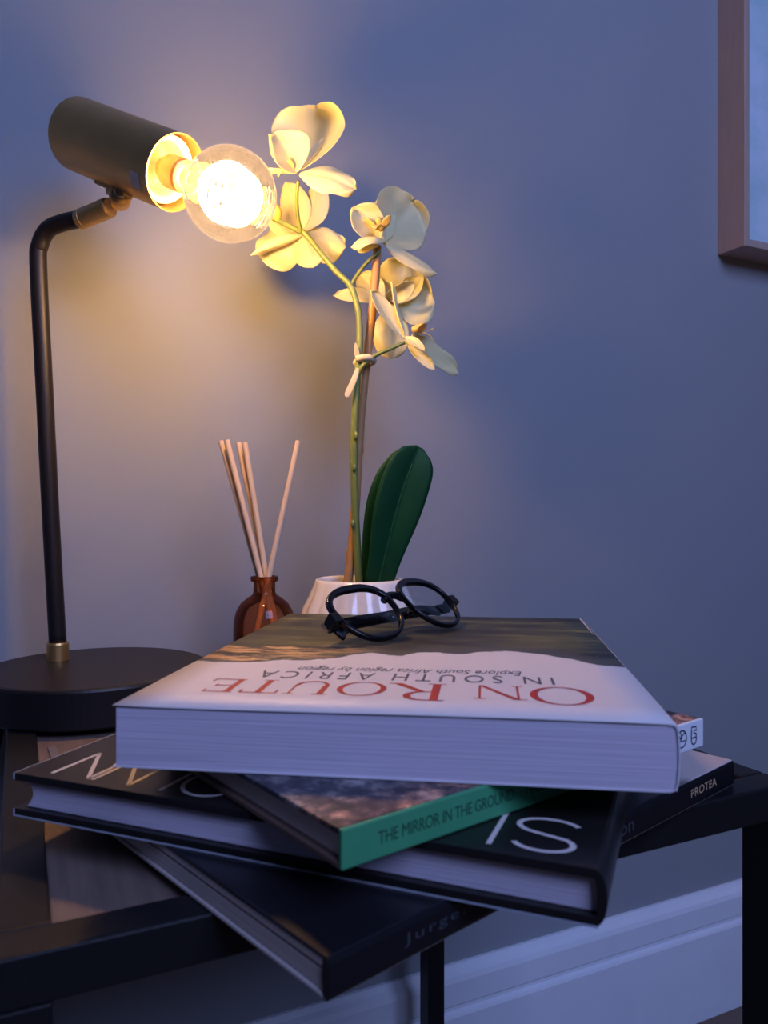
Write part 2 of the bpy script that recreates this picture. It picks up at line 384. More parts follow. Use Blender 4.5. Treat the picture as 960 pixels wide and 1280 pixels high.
# --- third book: green spine
def mottled():
    m, nt, b = node_mat('mottled_photo_cover')
    tc = nt.nodes.new('ShaderNodeTexCoord'); n = nt.nodes.new('ShaderNodeTexNoise'); n.inputs['Scale'].default_value = 105; n.inputs['Detail'].default_value = 8; n.inputs['Roughness'].default_value = .65
    nt.links.new(tc.outputs['Object'], n.inputs['Vector'])
    cr = nt.nodes.new('ShaderNodeValToRGB'); e = cr.color_ramp.elements
    e[0].position = .40; e[0].color = (.008, .009, .016, 1); e[1].position = .66; e[1].color = (.30, .28, .28, 1)
    k = e.new(.48); k.color = (.035, .038, .055, 1); k = e.new(.57); k.color = (.13, .115, .11, 1)
    nt.links.new(n.outputs['Fac'], cr.inputs[0])
    sp = nt.nodes.new('ShaderNodeSeparateXYZ'); nt.links.new(tc.outputs['Object'], sp.inputs[0])
    n2 = nt.nodes.new('ShaderNodeTexNoise'); n2.inputs['Scale'].default_value = 45; nt.links.new(tc.outputs['Object'], n2.inputs['Vector'])
    ad = nt.nodes.new('ShaderNodeMath'); ad.operation = 'MULTIPLY_ADD'; ad.inputs[1].default_value = -.032; nt.links.new(n2.outputs['Fac'], ad.inputs[0]); nt.links.new(sp.outputs['Y'], ad.inputs[2])
    mr = nt.nodes.new('ShaderNodeMapRange'); mr.inputs[1].default_value = -.012; mr.inputs[2].default_value = .012; mr.inputs[3].default_value = .85; mr.inputs[4].default_value = 0
    nt.links.new(ad.outputs[0], mr.inputs[0])
    mu = nt.nodes.new('ShaderNodeMix'); mu.data_type = 'RGBA'; mu.blend_type = 'MIX'; nt.links.new(mr.outputs[0], mu.inputs[0])
    hs = nt.nodes.new('ShaderNodeMix'); hs.data_type = 'RGBA'; hs.blend_type = 'MULTIPLY'; hs.inputs[0].default_value = 1; hs.inputs[7].default_value = (3.4, 1.7, 1.0, 1)
    nt.links.new(cr.outputs[0], hs.inputs[6]); nt.links.new(cr.outputs[0], mu.inputs[6]); nt.links.new(hs.outputs[2], mu.inputs[7])
    nt.links.new(mu.outputs[2], b.inputs['Base Color']); b.inputs['Roughness'].default_value = .4
    return m
z3 = B2.z0 + B2.T + .0003
B3 = Book('hardcover_book', 'slim hardcover book with a bright green spine titled THE MIRROR IN THE GROUND', (-.0147, .2667), R(37.85), .235, .165, .0145, z3)
r = B3.root; T = .0145
MB().box((0, .0022, 0), (.235, .165, .0024)).build('back_cover', M_brownboard, r, bevel=.0005)
MB().box((0, .0022, T - .0024), (.235, .165, T)).build('front_cover', mottled(), r, bevel=.0005)
MB().box((0, 0, 0), (.146, .0022, T)).build('spine', M_green, r, bevel=.0007)
MB().box((.146, 0, 0), (.192, .0022, T)).build('spine_band', mat('spine_photo_band', (.05, .05, .06), .5, var=.6, vscale=120), r, bevel=.0004)
MB().box((.192, 0, 0), (.235, .0022, T)).build('spine_label', M_whiteprint, r, bevel=.0004)
page_block(B3, .003, .232, .0022, .161, .0024, T - .0024, M_pages2)
text_flat('THE MIRROR IN THE GROUND', spacing=.95).place('spine_lettering', M_greenink, r, SP(.016, .0052), (1, 0, 0), (0, 0, 1), (.071, .0048))
text_flat('NICK SHEPHERD', spacing=.95).place('spine_lettering', M_greenink, r, SP(.0945, .0052), (1, 0, 0), (0, 0, 1), (.042, .0048))
lg = Flat().ring(0, 0, 1, 1, .16, .16).stroke([(-.95, -.25), (.95, -.25)], .13)
lg.stroke([(-.8, .5), (-.45, .35), (-.2, .0), (-.05, -.25)], .15).stroke([(-.1, .0), (.1, .35), (.45, .55), (.8, .5)], .15).stroke([(-.3, .9), (-.1, .5), (-.2, .05)], .13)
lg.place('publisher_logo', M_ink, r, SP(.2090, .0025), (1, 0, 0), (0, 0, 1), (.0098, .0095))
lg = Flat().stroke([(-.45, .6), (-.45, 1), (.4, .95), (.45, .5), (.05, .62), (-.05, .3), (.4, .2), (.45, -.5)], .17).stroke([(-.45, .6), (-.5, -.5)], .17).ring(0, -.5, .5, .5, .15, .15, a0=180, a1=360).stroke([(-.45, -.2), (.45, -.2)], .15)
lg.place('publisher_logo', M_ink, r, SP(.2225, .0022), (1, 0, 0), (0, 0, 1), (.0058, .0100))

# --- top book: paperback guide with red title
z4 = z3 + T + .0003
B4T = (CAMZ - .083) - z4
def guide_cover():
    m, nt, b = node_mat('guide_cover_print')
    N = nt.nodes.new; LK = nt.links.new
    tc = N('ShaderNodeTexCoord'); sp = N('ShaderNodeSeparateXYZ'); LK(tc.outputs['Object'], sp.inputs[0])
    fc = N('ShaderNodeFloatCurve'); cv = fc.mapping.curves[0]
    mr0 = N('ShaderNodeMapRange'); mr0.inputs[1].default_value = 0; mr0.inputs[2].default_value = .235; LK(sp.outputs['Y'], mr0.inputs[0])
    pts = [(0, .109), (.06, .113), (.13, .132), (.29, .147), (.40, .135), (.47, .140), (.53, .1265), (.60, .133), (.70, .112), (.80, .105), (.90, .097), (1, .098)]
    cv.points[0].location = (0, pts[0][1] * 4); cv.points[1].location = (1, pts[-1][1] * 4)
    for x, y in pts[1:-1]: cv.points.new(x, y * 4)
    fc.mapping.update(); LK(mr0.outputs[0], fc.inputs['Value'])
    nz = N('ShaderNodeTexNoise'); nz.inputs['Scale'].default_value = 90; nz.inputs['Detail'].default_value = 5; LK(tc.outputs['Object'], nz.inputs['Vector'])
    x4 = N('ShaderNodeMath'); x4.operation = 'MULTIPLY'; x4.inputs[1].default_value = 4; LK(sp.outputs['X'], x4.inputs[0])
    a1 = N('ShaderNodeMath'); a1.operation = 'MULTIPLY_ADD'; a1.inputs[1].default_value = .05; LK(nz.outputs['Fac'], a1.inputs[0]); LK(x4.outputs[0], a1.inputs[2])
    df = N('ShaderNodeMath'); df.operation = 'SUBTRACT'; LK(a1.outputs[0], df.inputs[0]); LK(fc.outputs[0], df.inputs[1])
    st = N('ShaderNodeMapRange'); st.inputs[1].default_value = .02; st.inputs[2].default_value = .028; LK(df.outputs[0], st.inputs[0])
    # landscape photograph
    mp = N('ShaderNodeMapping'); mp.inputs['Scale'].default_value = (9, 2.2, 1); mp.inputs['Rotation'].default_value = (0, 0, R(6)); LK(tc.outputs['Object'], mp.inputs[0])
    n2 = N('ShaderNodeTexNoise'); n2.inputs['Scale'].default_value = 6; n2.inputs['Detail'].default_value = 9; n2.inputs['Roughness'].default_value = .62; LK(mp.outputs[0], n2.inputs['Vector'])
    cr = N('ShaderNodeValToRGB'); e = cr.color_ramp.elements
    e[0].position = .36; e[0].color = (.013, .013, .012, 1); e[1].position = .72; e[1].color = (.20, .16, .06, 1)
    k = e.new(.46); k.color = (.028, .029, .026, 1); k = e.new(.54); k.color = (.055, .058, .028, 1); k = e.new(.62); k.color = (.10, .095, .035, 1)
    LK(n2.outputs['Fac'], cr.inputs[0])
    # greyer slope next to the white, warm rocks on one side
    g = N('ShaderNodeMapRange'); g.inputs[1].default_value = .03; g.inputs[2].default_value = .14; g.inputs[3].default_value = 1; g.inputs[4].default_value = 0; LK(df.outputs[0], g.inputs[0])
    m1 = N('ShaderNodeMix'); m1.data_type = 'RGBA'; m1.inputs[7].default_value = (.065, .066, .068, 1); LK(g.outputs[0], m1.inputs[0]); LK(cr.outputs[0], m1.inputs[6])
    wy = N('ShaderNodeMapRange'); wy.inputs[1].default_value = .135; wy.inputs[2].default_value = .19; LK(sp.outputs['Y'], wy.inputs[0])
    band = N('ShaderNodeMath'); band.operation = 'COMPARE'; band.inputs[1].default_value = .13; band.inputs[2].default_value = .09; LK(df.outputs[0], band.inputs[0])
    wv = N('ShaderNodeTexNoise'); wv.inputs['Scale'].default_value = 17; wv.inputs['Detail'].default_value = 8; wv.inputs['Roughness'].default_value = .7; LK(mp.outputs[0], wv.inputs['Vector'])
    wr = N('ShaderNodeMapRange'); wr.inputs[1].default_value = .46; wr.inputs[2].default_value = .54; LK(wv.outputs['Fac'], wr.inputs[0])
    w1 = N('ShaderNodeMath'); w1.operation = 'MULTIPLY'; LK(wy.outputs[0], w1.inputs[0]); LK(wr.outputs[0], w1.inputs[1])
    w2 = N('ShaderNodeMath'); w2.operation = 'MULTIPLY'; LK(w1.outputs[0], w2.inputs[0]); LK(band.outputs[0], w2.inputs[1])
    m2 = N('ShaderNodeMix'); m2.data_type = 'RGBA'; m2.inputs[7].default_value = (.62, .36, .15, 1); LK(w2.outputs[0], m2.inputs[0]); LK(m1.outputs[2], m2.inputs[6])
    m3 = N('ShaderNodeMix'); m3.data_type = 'RGBA'; m3.inputs[6].default_value = (.66, .60, .58, 1); LK(st.outputs[0], m3.inputs[0]); LK(m2.outputs[2], m3.inputs[7])
    LK(m3.outputs[2], b.inputs['Base Color']); b.inputs['Roughness'].default_value = .5
    return m
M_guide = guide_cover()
M_guide_white = mat('guide_back_print', (.62, .58, .60), .45, var=.03)
B4 = Book('paperback_book', 'thick paperback travel guide titled ON ROUTE in red, topmost of the stack', (.1155, .3006), R(82.35), .301, .235, B4T, z4)
r = B4.root; T = B4T
def wavy(x, y): return .0006 * math.sin(y * 21 + .4) * (1 - x / .32) + .0005 * math.sin(x * 16)
def sheet(z, th, name, m):
    f = lambda s, t, dz: (s * .301, .0015 + t * .2335, z + dz + wavy(s * .301, t * .235) * .6)
    mb = MB(); nu, nv = 12, 12
    mb.grid(lambda s, t: f(s, t, 0), nu, nv)
    return mb.build(name, m, r, smooth=True, solid=th)
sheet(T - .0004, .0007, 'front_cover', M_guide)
MB().box((0, .003, 0), (.301, .235, .0006)).build('back_cover', M_guide_white, r)
sp_ = [(.003, T - .0001), (.0012, T - .0005), (.0002, T - .002)] + [(-.0006 * math.sin(math.pi * k / 8) , T - .003 - (T - .007) * k / 8) for k in range(9)] + [(.0006, .0016), (.0022, .0004), (.004, 0)]
inn = [(y + .0007, min(max(z, .0007), T - .0009)) for y, z in reversed(sp_)]
MB().prism(sp_ + inn, 0, .301).build('spine', M_guide_white, r, smooth=False)
def pb():
    mb = MB(); nx = 10; ny = 24; nz = 10
    x0, x1, y0, y1, za, zb = .0006, .3, .0004, .2335, .0006, T - .0010
    wv = lambda x, y, t: wavy(x, y) * .6 * t
    mb.grid(lambda s, t: (x0, y0 + (y1 - y0) * s, za + (zb - za) * t + wv(x0, y0 + (y1-y0)*s, t)), ny, nz)
    mb.grid(lambda s, t: (x1, y0 + (y1 - y0) * s, za + (zb - za) * t + wv(x1, y0 + (y1-y0)*s, t)), ny, nz)
    mb.grid(lambda s, t: (x0 + (x1 - x0) * s, y0, za + (zb - za) * t + wv(x0 + (x1-x0)*s, y0, t)), nx, nz)
    mb.grid(lambda s, t: (x0 + (x1 - x0) * s, y1, za + (zb - za) * t + wv(x0 + (x1-x0)*s, y1, t)), nx, nz)
    mb.grid(lambda s, t: (x0 + (x1 - x0) * s, y0 + (y1 - y0) * t, zb + wv(x0 + (x1-x0)*s, y0+(y1-y0)*t, 1)), nx, ny)
    mb.grid(lambda s, t: (x0 + (x1 - x0) * s, y0 + (y1 - y0) * t, za), nx, ny)
    return mb.build('page_block', M_pages, r, doubles=1e-5)
pb()
def serif():
    G = {}; s = .035
    def sf(f, x, y, w=.22): f.poly([(x - w/2, y), (x + w/2, y), (x + w/2, y + s), (x - w/2, y + s)]); return f
    G['O'] = (Flat().ring(.5, .5, .5, .52, .125, .035), 1.0)
    f = Flat().poly([(.10, 0), (.145, 0), (.145, 1), (.10, 1)]).poly([(.84, 0), (.885, 0), (.885, 1), (.84, 1)]).poly([(.08, 1), (.22, 1), (.885, .02), (.80, 0)])
    sf(f, .12, 0); sf(f, .06, 1 - s, .2); sf(f, .86, 1 - s); G['N'] = (f, .98)
    f = Flat().poly([(.10, 0), (.235, 0), (.235, 1), (.10, 1)]).ring(.33, .74, .34, .26, .12, .04, a0=-90, a1=90).poly([(.2, 1), (.2, .96), (.35, .96), (.35, 1)]).poly([(.2, .48), (.2, .52), (.35, .52), (.35, .48)]).poly([(.33, .49), (.46, .49), (.92, .0), (.76, .0)])
    sf(f, .165, 0, .3); sf(f, .12, 1 - s, .22); sf(f, .88, 0, .2); G['R'] = (f, .9)
    f = Flat().poly([(.12, .35), (.245, .35), (.245, 1), (.12, 1)]).poly([(.78, .35), (.83, .35), (.83, 1), (.78, 1)]).ring(.475, .36, .355, .37, .09, .05, a0=180, a1=360)
    sf(f, .18, 1 - s, .3); sf(f, .805, 1 - s, .22); G['U'] = (f, .95)
    f = Flat().poly([(.34, 0), (.465, 0), (.465, 1), (.34, 1)]).poly([(.02, .955), (.79, .955), (.79, 1), (.02, 1)]).poly([(.02, .77), (.06, .77), (.075, 1), (.02, 1)]).poly([(.75, .77), (.79, .77), (.79, 1), (.735, 1)])
    sf(f, .40, 0, .32); G['T'] = (f, .8)
    f = Flat().poly([(.10, 0), (.225, 0), (.225, 1), (.10, 1)]).poly([(.05, .955), (.66, .955), (.66, 1), (.05, 1)]).poly([(.05, 0), (.72, 0), (.72, .045), (.05, .045)]).poly([(.2, .48), (.55, .48), (.55, .525), (.2, .525)])
    f.poly([(.625, .8), (.66, .8), (.66, 1), (.61, 1)]).poly([(.68, .0), (.72, 0), (.74, .22), (.71, .22)]).poly([(.52, .4), (.55, .4), (.55, .6), (.52, .6)]); G['E'] = (f, .76)
    return G
SG = serif()
title = Flat(); x = 0
for ch, sc in (('O', 1), ('N', .82), (' ', 1), ('R', 1), ('O', .82), ('U', .82), ('T', .82), ('E', .82)):
    if ch == ' ': x += .38; continue
    f, adv = SG[ch]; title.merge(f, x, 0, sc); x += (adv + .08) * sc
zc = T + .00030
def guide_text(f, name, m, right_px, left_px, xnear, h, lift=0):
    y0 = B4.loc(*right_px)[1]; y1 = B4.loc(*left_px)[1]
    ny = 60                          # the lettering follows the slightly wavy cover
    o = f.place(name, m, r, (xnear + h, y0, zc), (0, 1, 0), (-1, 0, 0), (y1 - y0, h))
    for v in o.data.vertices: v.co.z = T + .00012 + wavy(v.co.x, v.co.y) * .6
    return o
guide_text(title, 'title_lettering', M_red, (742, 871), (257, 857), B4.loc(680, 882)[0], B4.loc(680, 860)[0] - B4.loc(680, 882)[0])
xa = B4.loc(600, 855)[0]; xb = B4.loc(600, 846)[0]
guide_text(text_flat('IN SOUTH AFRICA', spacing=1.45, word=.7), 'subtitle_lettering', M_grey, (692, 852), (318, 847), xa, xb - xa)
xa = B4.loc(600, 845)[0]; xb = B4.loc(600, 838)[0]
guide_text(text_flat('Explore South Africa region by region', shear=.25), 'tagline_lettering', M_grey, (652, 842), (370, 838), xa, xb - xa)

# ------------------------------------------------------------------ eyeglasses
gl = thing('eyeglasses', 'black-framed eyeglasses folded on the cover of the top book', 'eyeglasses', (.0114, .5235, CAMZ - .0653), rot=Euler((-.882, -.0025, .877), 'XYZ'))
def lens_pts(sg, k=1.0, n=48):
    out = []
    for i in range(n):
        a = 2 * math.pi * i / n; c, s_ = math.cos(a), math.sin(a)
        e = .84
        x = .0258 * k * math.copysign(abs(c) ** e, c); z = .0218 * k * math.copysign(abs(s_) ** e, s_)
        x *= 1 + .15 * s_          # wider towards the brow
        out.append(Vector((sg * (.0340 + x), x * .075, z)))
    return out
for sg in (-1, 1):
    ring = lens_pts(sg); cen = Vector((sg * .0340, 0, 0)); mb = MB(); n = len(ring)
    vs = []
    for i, p in enumerate(ring):
        d = (p - cen).normalized(); top = max(0, d.z); wd = .0017 + .0014 * top
        for (o_, yy) in ((-wd * .7, -.0018), (wd, -.0018), (wd, .0018), (-wd * .7, .0018)): vs.append(p + d * o_ + Vector((0, yy, 0)))
    fs = [(i*4+k, i*4+(k+1) % 4, ((i+1) % n)*4+(k+1) % 4, ((i+1) % n)*4+k) for i in range(n) for k in range(4)]
    mb.add(vs, fs); mb.build('rim', M_acetate, gl, smooth=True, bevel=.0007)
    inner = lens_pts(sg, .985)
    mb = MB()
    def dome(f): return [cen + (p - cen) * f + Vector((0, -.0022 * (1 - f * f), 0)) for p in inner]
    vs = []; 
    for f in (1, .75, .5, .25): vs += dome(f)
    vs.append(cen + Vector((0, -.0022, 0)))
    fs = [(j*n+i, j*n+(i+1) % n, (j+1)*n+(i+1) % n, (j+1)*n+i) for j in range(3) for i in range(n)] + [(3*n+i, 3*n+(i+1) % n, 4*n) for i in range(n)]
    mb.add(vs, fs).build('lens', M_lens, gl, smooth=True)
    # end piece with hinge
    MB().prism([(-.0005, -.0035), (.006, -.0033), (.0085, -.002), (.0085, .0030), (.006, .0042), (-.0005, .0045)], sg * .0590, sg * .0675).build('end_piece', M_acetate, gl, bevel=.0008)
    MB().box((sg * .0655 - .0016, .0075, -.0022), (sg * .0655 + .0016, .0105, .0038)).build('hinge', M_metal, gl, bevel=.0004)
    MB().lathe([(.0004, -.0035), (.0022, -.002), (.0026, 0), (.0022, .002), (.0004, .0035)], 12, align((sg * .35, .5, .9), (sg * .0105, .004, -.004))).build('nose_pad', M_acetate, gl, smooth=True)
MB().tube(smooth_path([(-.0098, 0, .0085), (-.004, -.0006, .0112), (.004, -.0006, .0112), (.0098, 0, .0085)], 6), [.0027]*19, 10).build('bridge', M_acetate, gl, smooth=True)
GM = root_matrix(gl); GI = GM.inverted()
def temple(pts, w):
    pts = smooth_path(pts, 8); mb = MB(); vs = []; n = len(pts)
    for i, p in enumerate(pts):
        t = i / (n - 1); h = (.0040 if t < .1 else .0030 + .0016 * max(0, t - .6) / .4); th = .0014
        d = (pts[min(i+1, n-1)] - pts[max(i-1, 0)]).normalized(); up = Vector((0, .0, 1)); up = (up - d * up.dot(d)).normalized(); sd = d.cross(up)
        if i == n - 1: h *= .6
        for a, b_ in ((-1, -1), (1, -1), (1, 1), (-1, 1)): vs.append(p + sd * a * th + up * b_ * h)
    fs = [(i*4+k, i*4+(k+1) % 4, (i+1)*4+(k+1) % 4, (i+1)*4+k) for i in range(n-1) for k in range(4)] + [(3, 2, 1, 0), tuple((n-1)*4+k for k in range(4))]
    return mb.add(vs, fs).build('temple', M_acetate, gl, smooth=True, bevel=.0009)
temple([(-.066, .010, .0010), (-.040, .0125, .0055), (.0, .0130, .0060), (.035, .0125, .006), (.058, .0125, .001)], 1)
temple([(.066, .010, .0010), (.040, .0155, .0050), (.0, .0170, .0060), (-.030, .0165, .0050), (-.047, .0150, .001), (-.056, .0130, -.004)], 1)

# ------------------------------------------------------------------ desk lamp
LB = Vector((-.244, .65, TZ)); LH = .031
lamp = thing('desk_lamp', 'black and brass desk lamp with a lit globe bulb', 'lamp', LB)
W = dict(parent=lamp, world=True)
RB = .092
MB().lathe([(0, 0), (RB - .003, 0), (RB, .002), (RB, LH - .0025), (RB - .0008, LH - .0008), (RB - .003, LH), (0, LH)], 96, Matrix.Translation(LB)).build('base', M_black, smooth=False, **W)
pb0 = Vector((-.287, .676, TZ + LH))
MB().lathe([(0, 0), (.0092, 0), (.0092, .014), (.0086, .0155), (0, .0155)], 28, Matrix.Translation(pb0)).build('collar', M_brass, **W)
end = at(104, 273, .66); hj = at(156, 251, .64)
ptop = at(48, 335, .676)
path = [pb0 + Vector((0, 0, .012)), pb0.lerp(ptop, .35), pb0.lerp(ptop, .7), ptop, at(50, 306, .675), at(60, 287, .672), at(78, 278.5, .667), at(94, 275, .663), end]
MB().tube(smooth_path(path, 10), .0073, 20).build('pole', M_black, smooth=True, **W)
sd = (hj - end).normalized()
MB().tube([end - sd * .004, end + sd * .001, end + sd * .0012, end + sd * .030, end + sd * .0315], [.0082, .0086, .0084, .0084, .0074], 24).build('sleeve', M_brass, **W)
# head
O1 = Vector((-.263, .66, CAMZ + .3245)); O2 = Vector((-.165, .61, CAMZ + .269)); ax = (O2 - O1).normalized(); HL = (O2 - O1).length; HR = .030
HM = align(ax, O1, (0, 0, 1))
MB().lathe([(0, 0), (HR - .002, 0), (HR, .002), (HR, HL), (HR - .0012, HL), (HR - .0012, .03), (HR - .004, .003), (0, .003)], 64, HM).build('shade', M_brass, smooth=False, bevel=0, **W)
# inner socket holder
MB().lathe([(0, HL - .058), (.0255, HL - .058), (.0262, HL - .010), (.0245, HL - .0085), (.0222, HL - .010), (.0222, HL - .046), (0, HL - .046)], 48, HM).build('socket', M_white_in, smooth=True, **W)
MB().lathe([(0, HL - .0455), (.0215, HL - .0455), (.0218, HL - .014), (.0208, HL - .014), (.0200, HL - .030), (.0165, HL - .032), (0, HL - .033)], 40, HM).build('socket_liner', mat('pale_brass_liner', (.80, .68, .45), .4, metal=.4, var=.05), smooth=True, **W)
# joint under the head
mid = O1.lerp(O2, .60); dn = Vector((0, 0, -1)); dn = (dn - ax * dn.dot(ax)).normalized()
sp0 = mid + dn * HR
mid2 = O1.lerp(O2, .48); sp0 = mid2 + dn * HR
bx = MB(); JM = align(dn, sp0, ax)
for v0, v1 in (((-.016, -.005, -.0012), (.022, .005, .0022)),): bx.box(v0, v1)
bx.v = [JM @ v for v in bx.v]; bx.build('bracket', M_brass, bevel=.0006, **W)
jb = hj + Vector((-.004, 0, .002))
MB().tube([sp0 + dn * .001, sp0.lerp(jb, .5), jb], [.0055, .0045, .0048], 16).build('knuckle_post', M_brass, smooth=True, **W)
MB().lathe([(0, -.0085), (.0055, -.008), (.0082, -.006), (.0088, -.003), (.0088, .003), (.0082, .006), (.0055, .008), (0, .0085)], 24, align((.3, -.9, .1), jb)).build('knuckle', M_brass, smooth=True, **W)
MB().lathe([(0, -.001), (.0045, -.001), (.0045, .002), (.0038, .0028), (0, .003)], 16, align((.3, -.9, .1), jb + Vector((.3, -.9, .1)).normalized() * .0085)).build('screw', M_metal, **W)
# sticker on the shade
def stk(s, t):
    a = R(116 + 26 * s); h = HL - .019 + .011 * t
    return HM @ Vector(((HR + .0003) * math.cos(a), (HR + .0003) * math.sin(a), h))
stko = MB().grid(stk, 6, 2).build('sticker', M_sticker, smooth=True, **W)
# bulb
BC = O2 + ax * .060; BR = .0352
bl = []
bl.append((.0125, -.052)); bl.append((.0130, -.046)); bl.append((.0135, -.040)); bl.append((.0160, -.0335))
for k in range(25):
    a = R(-62 + (90 + 62) * k / 24); bl.append((max(0, BR * math.cos(a)) if k < 24 else 0, BR * math.sin(a)))
BM = align(ax, BC, (0, 0, 1))
mb = MB(); prof_ = bl
n = 48; vs = [BM @ Vector((r_ * math.cos(2*math.pi*k/n), r_ * math.sin(2*math.pi*k/n), z)) for r_, z in prof_[:-1] for k in range(n)] + [BM @ Vector((0, 0, BR))]
m_ = len(prof_) - 1
mb.add(vs, [(i*n+k, i*n+(k+1) % n, (i+1)*n+(k+1) % n, (i+1)*n+k) for i in range(m_-1) for k in range(n)] + [((m_-1)*n+k, (m_-1)*n+(k+1) % n, m_*n) for k in range(n)])
bulb = mb.build('light_bulb', M_bulb, smooth=True, **W)
W2 = dict(parent=bulb, world=True)
MB().lathe([(0, -.075), (.009, -.0745), (.0125, -.068), (.0132, -.066), (.0122, -.064), (.0132, -.062), (.0122, -.060), (.0132, -.058), (.0122, -.056), (.0132, -.054), (.0128, -.049), (0, -.0485)], 32, BM).build('screw_cap', M_brass, smooth=True, **W2)
def emit(name, col, s):
    m = bpy.data.materials.new(name); m.use_nodes = True; nt = m.node_tree; nt.nodes.clear()
    o = nt.nodes.new('ShaderNodeOutputMaterial'); e = nt.nodes.new('ShaderNodeEmission'); e.inputs[0].default_value = (*col, 1); e.inputs[1].default_value = s
    nt.links.new(e.outputs[0], o.inputs[0]); return m
M_fil = emit('glowing_filament', (1, .56, .22), BULB_STRENGTH)
turns = 8; pts = []  # coil widened so that its shape stands in for the bulb's glare
for k in range(turns * 16 + 1):
    t = k / (turns * 16); a = 2 * math.pi * turns * t; z = -.024 + .046 * t; rr = .0215 * math.sqrt(max(.02, 1 - ((z + .001) / .0245) ** 2))
    pts.append(BM @ Vector((rr * math.cos(a), rr * math.sin(a), z)))
MB().tube(pts, .0012, 6).build('filament', M_fil, smooth=True, **W2)
MB().lathe([(.0075, -.047), (.0065, -.040), (.0035, -.032), (.0026, -.020), (.0026, -.004), (.0035, .0), (0, .0005)], 16, BM).build('glass_stem', thin_glass('stem_glass', (.97, .95, .92), film=.05, filmcol=(1, .8, .6)), smooth=True, **W2)
# power cord
UA = Vector((math.cos(WANG), math.sin(WANG), 0)); NA = Vector((-math.sin(WANG), math.cos(WANG), 0))
cp = [UA * u + NA * d + Vector((0, 0, z)) for u, d, z in ((.02, .762, TZ + .010), (.0, .772, TZ - .012), (-.016, .774, TZ - .042), (-.03, .774, TZ - .14), (-.03, .77, .25), (-.04, .765, .02), (-.2, .70, .004), (-.5, .6, .004))]
MB().tube(smooth_path(cp, 10), .003, 10).build('power_cord', M_rubber, smooth=True, **W)

# ------------------------------------------------------------------ reed diffuser
DB = Vector((-.109, .70, TZ - .005)); 
dif = thing('diffuser_bottle', 'amber glass reed diffuser bottle beside the lamp', 'bottle', DB)
SC = TZ - .005
H = (CAMZ - .0585) - SC
dprof = [(0, 0), (.024, 0), (.0272, .0025), (.028, .007), (.028, .060), (.0275, .068), (.0255, .076), (.0215, .083), (.0155, .088), (.0112, .0905), (.0100, .093), (.0098, H - .006), (.0100, H - .0052), (.0122, H - .0045), (.0127, H - .002), (.0122, H), (.0100, H), (.0092, H - .002)]
MB().lathe(dprof, 48).build('bottle_glass', M_amber, dif, smooth=True)
MB().lathe([(0, .002), (.024, .002), (.0262, .005), (.0268, .008), (.0268, .026), (0, .026)], 40).build('liquid', M_liquid, dif, smooth=False)
reeds = [((276, 551), .702, (-.0030, .0030), 'leftmost pale wooden reed in the amber bottle'), ((283.5, 550), .694, (-.0018, -.0034), 'second pale wooden reed from the left in the amber bottle'),
         ((298, 553), .706, (.0014, .0052), 'third pale wooden reed from the left in the amber bottle'), ((306, 553), .697, (.0024, -.0010), 'fourth pale wooden reed from the left in the amber bottle'),
         ((373, 551), .700, (.0040, -.0062), 'pale wooden reed leaning right, apart from the other four reeds')]
for (px, py), Y, (mx_, my_), lb in reeds:
    top = at(px, py, Y); mouth = Vector((DB.x + mx_, DB.y + my_, CAMZ - .0585 - .004)); d = (mouth - top).normalized()
    L = (top.z - (SC + .005)) / -d.z
    bot = top + d * L
    rel = Vector((bot.x - DB.x, bot.y - DB.y, 0))
    if rel.length > .0235: bot -= rel.normalized() * (rel.length - .0235)
    o = MB().tube([Vector((0, 0, 0)), top - bot], .0025, 10).build('diffuser_reed', M_reed); o.location = bot
    tag(o, lb, 'reed', 'reeds in the diffuser')

# ------------------------------------------------------------------ potted orchid
PB = Vector((-.022, .70, TZ - .0048)); PH = (CAMZ - .0605) - PB.z
orch = thing('potted_orchid', 'pale yellow orchid staked in a ribbed white ceramic pot', 'plant', PB)
WO = dict(parent=orch, world=True)
nl = 16
def ribs(a, z): return 1 + .045 * abs(math.sin(a * nl / 2)) * max(0, min(1, (PH - .004 - z) / .012))
pprof = [(0, 0), (.034, 0), (.037, .002), (.046, .018), (.052, .036), (.0545, .052), (.0535, .066), (.0495, .080), (.0445, .090), (.0412, PH - .003), (.0400, PH - .0005), (.0385, PH), (.0370, PH - .001), (.0362, PH - .004), (.0362, PH - .022), (0, PH - .022)]
MB().lathe(pprof, 144, mod=ribs).build('pot', M_ceramic, orch, smooth=True)
def soilf(s, t):
    a = 2 * math.pi * t; rr = .0360 * s; z = PH - .0125 + .003 * noise.noise(Vector((rr * math.cos(a) * 120, rr * math.sin(a) * 120, 3)))
    return (rr * math.cos(a), rr * math.sin(a), z)
MB().grid(soilf, 6, 32).build('moss', M_soil, orch, smooth=True, doubles=1e-6)
# stake
s0 = at(434, 735, .705); s1 = at(471, 308, .710); npt = 60; sp = []; sr = []
for k in range(npt + 1):
    t = k / npt; p = s0.lerp(s1, t); 
    p += Vector((.0012 * math.sin(t * 9), 0, 0)); rr = .0043 - .0004 * t
    for nd in (.105, .40, .655, .895): rr += .0010 * math.exp(-((t - nd) / .006) ** 2)
    sp.append(p); sr.append(rr)
MB().tube(sp, sr, 14).build('stake', M_bamboo, smooth=True, **WO)
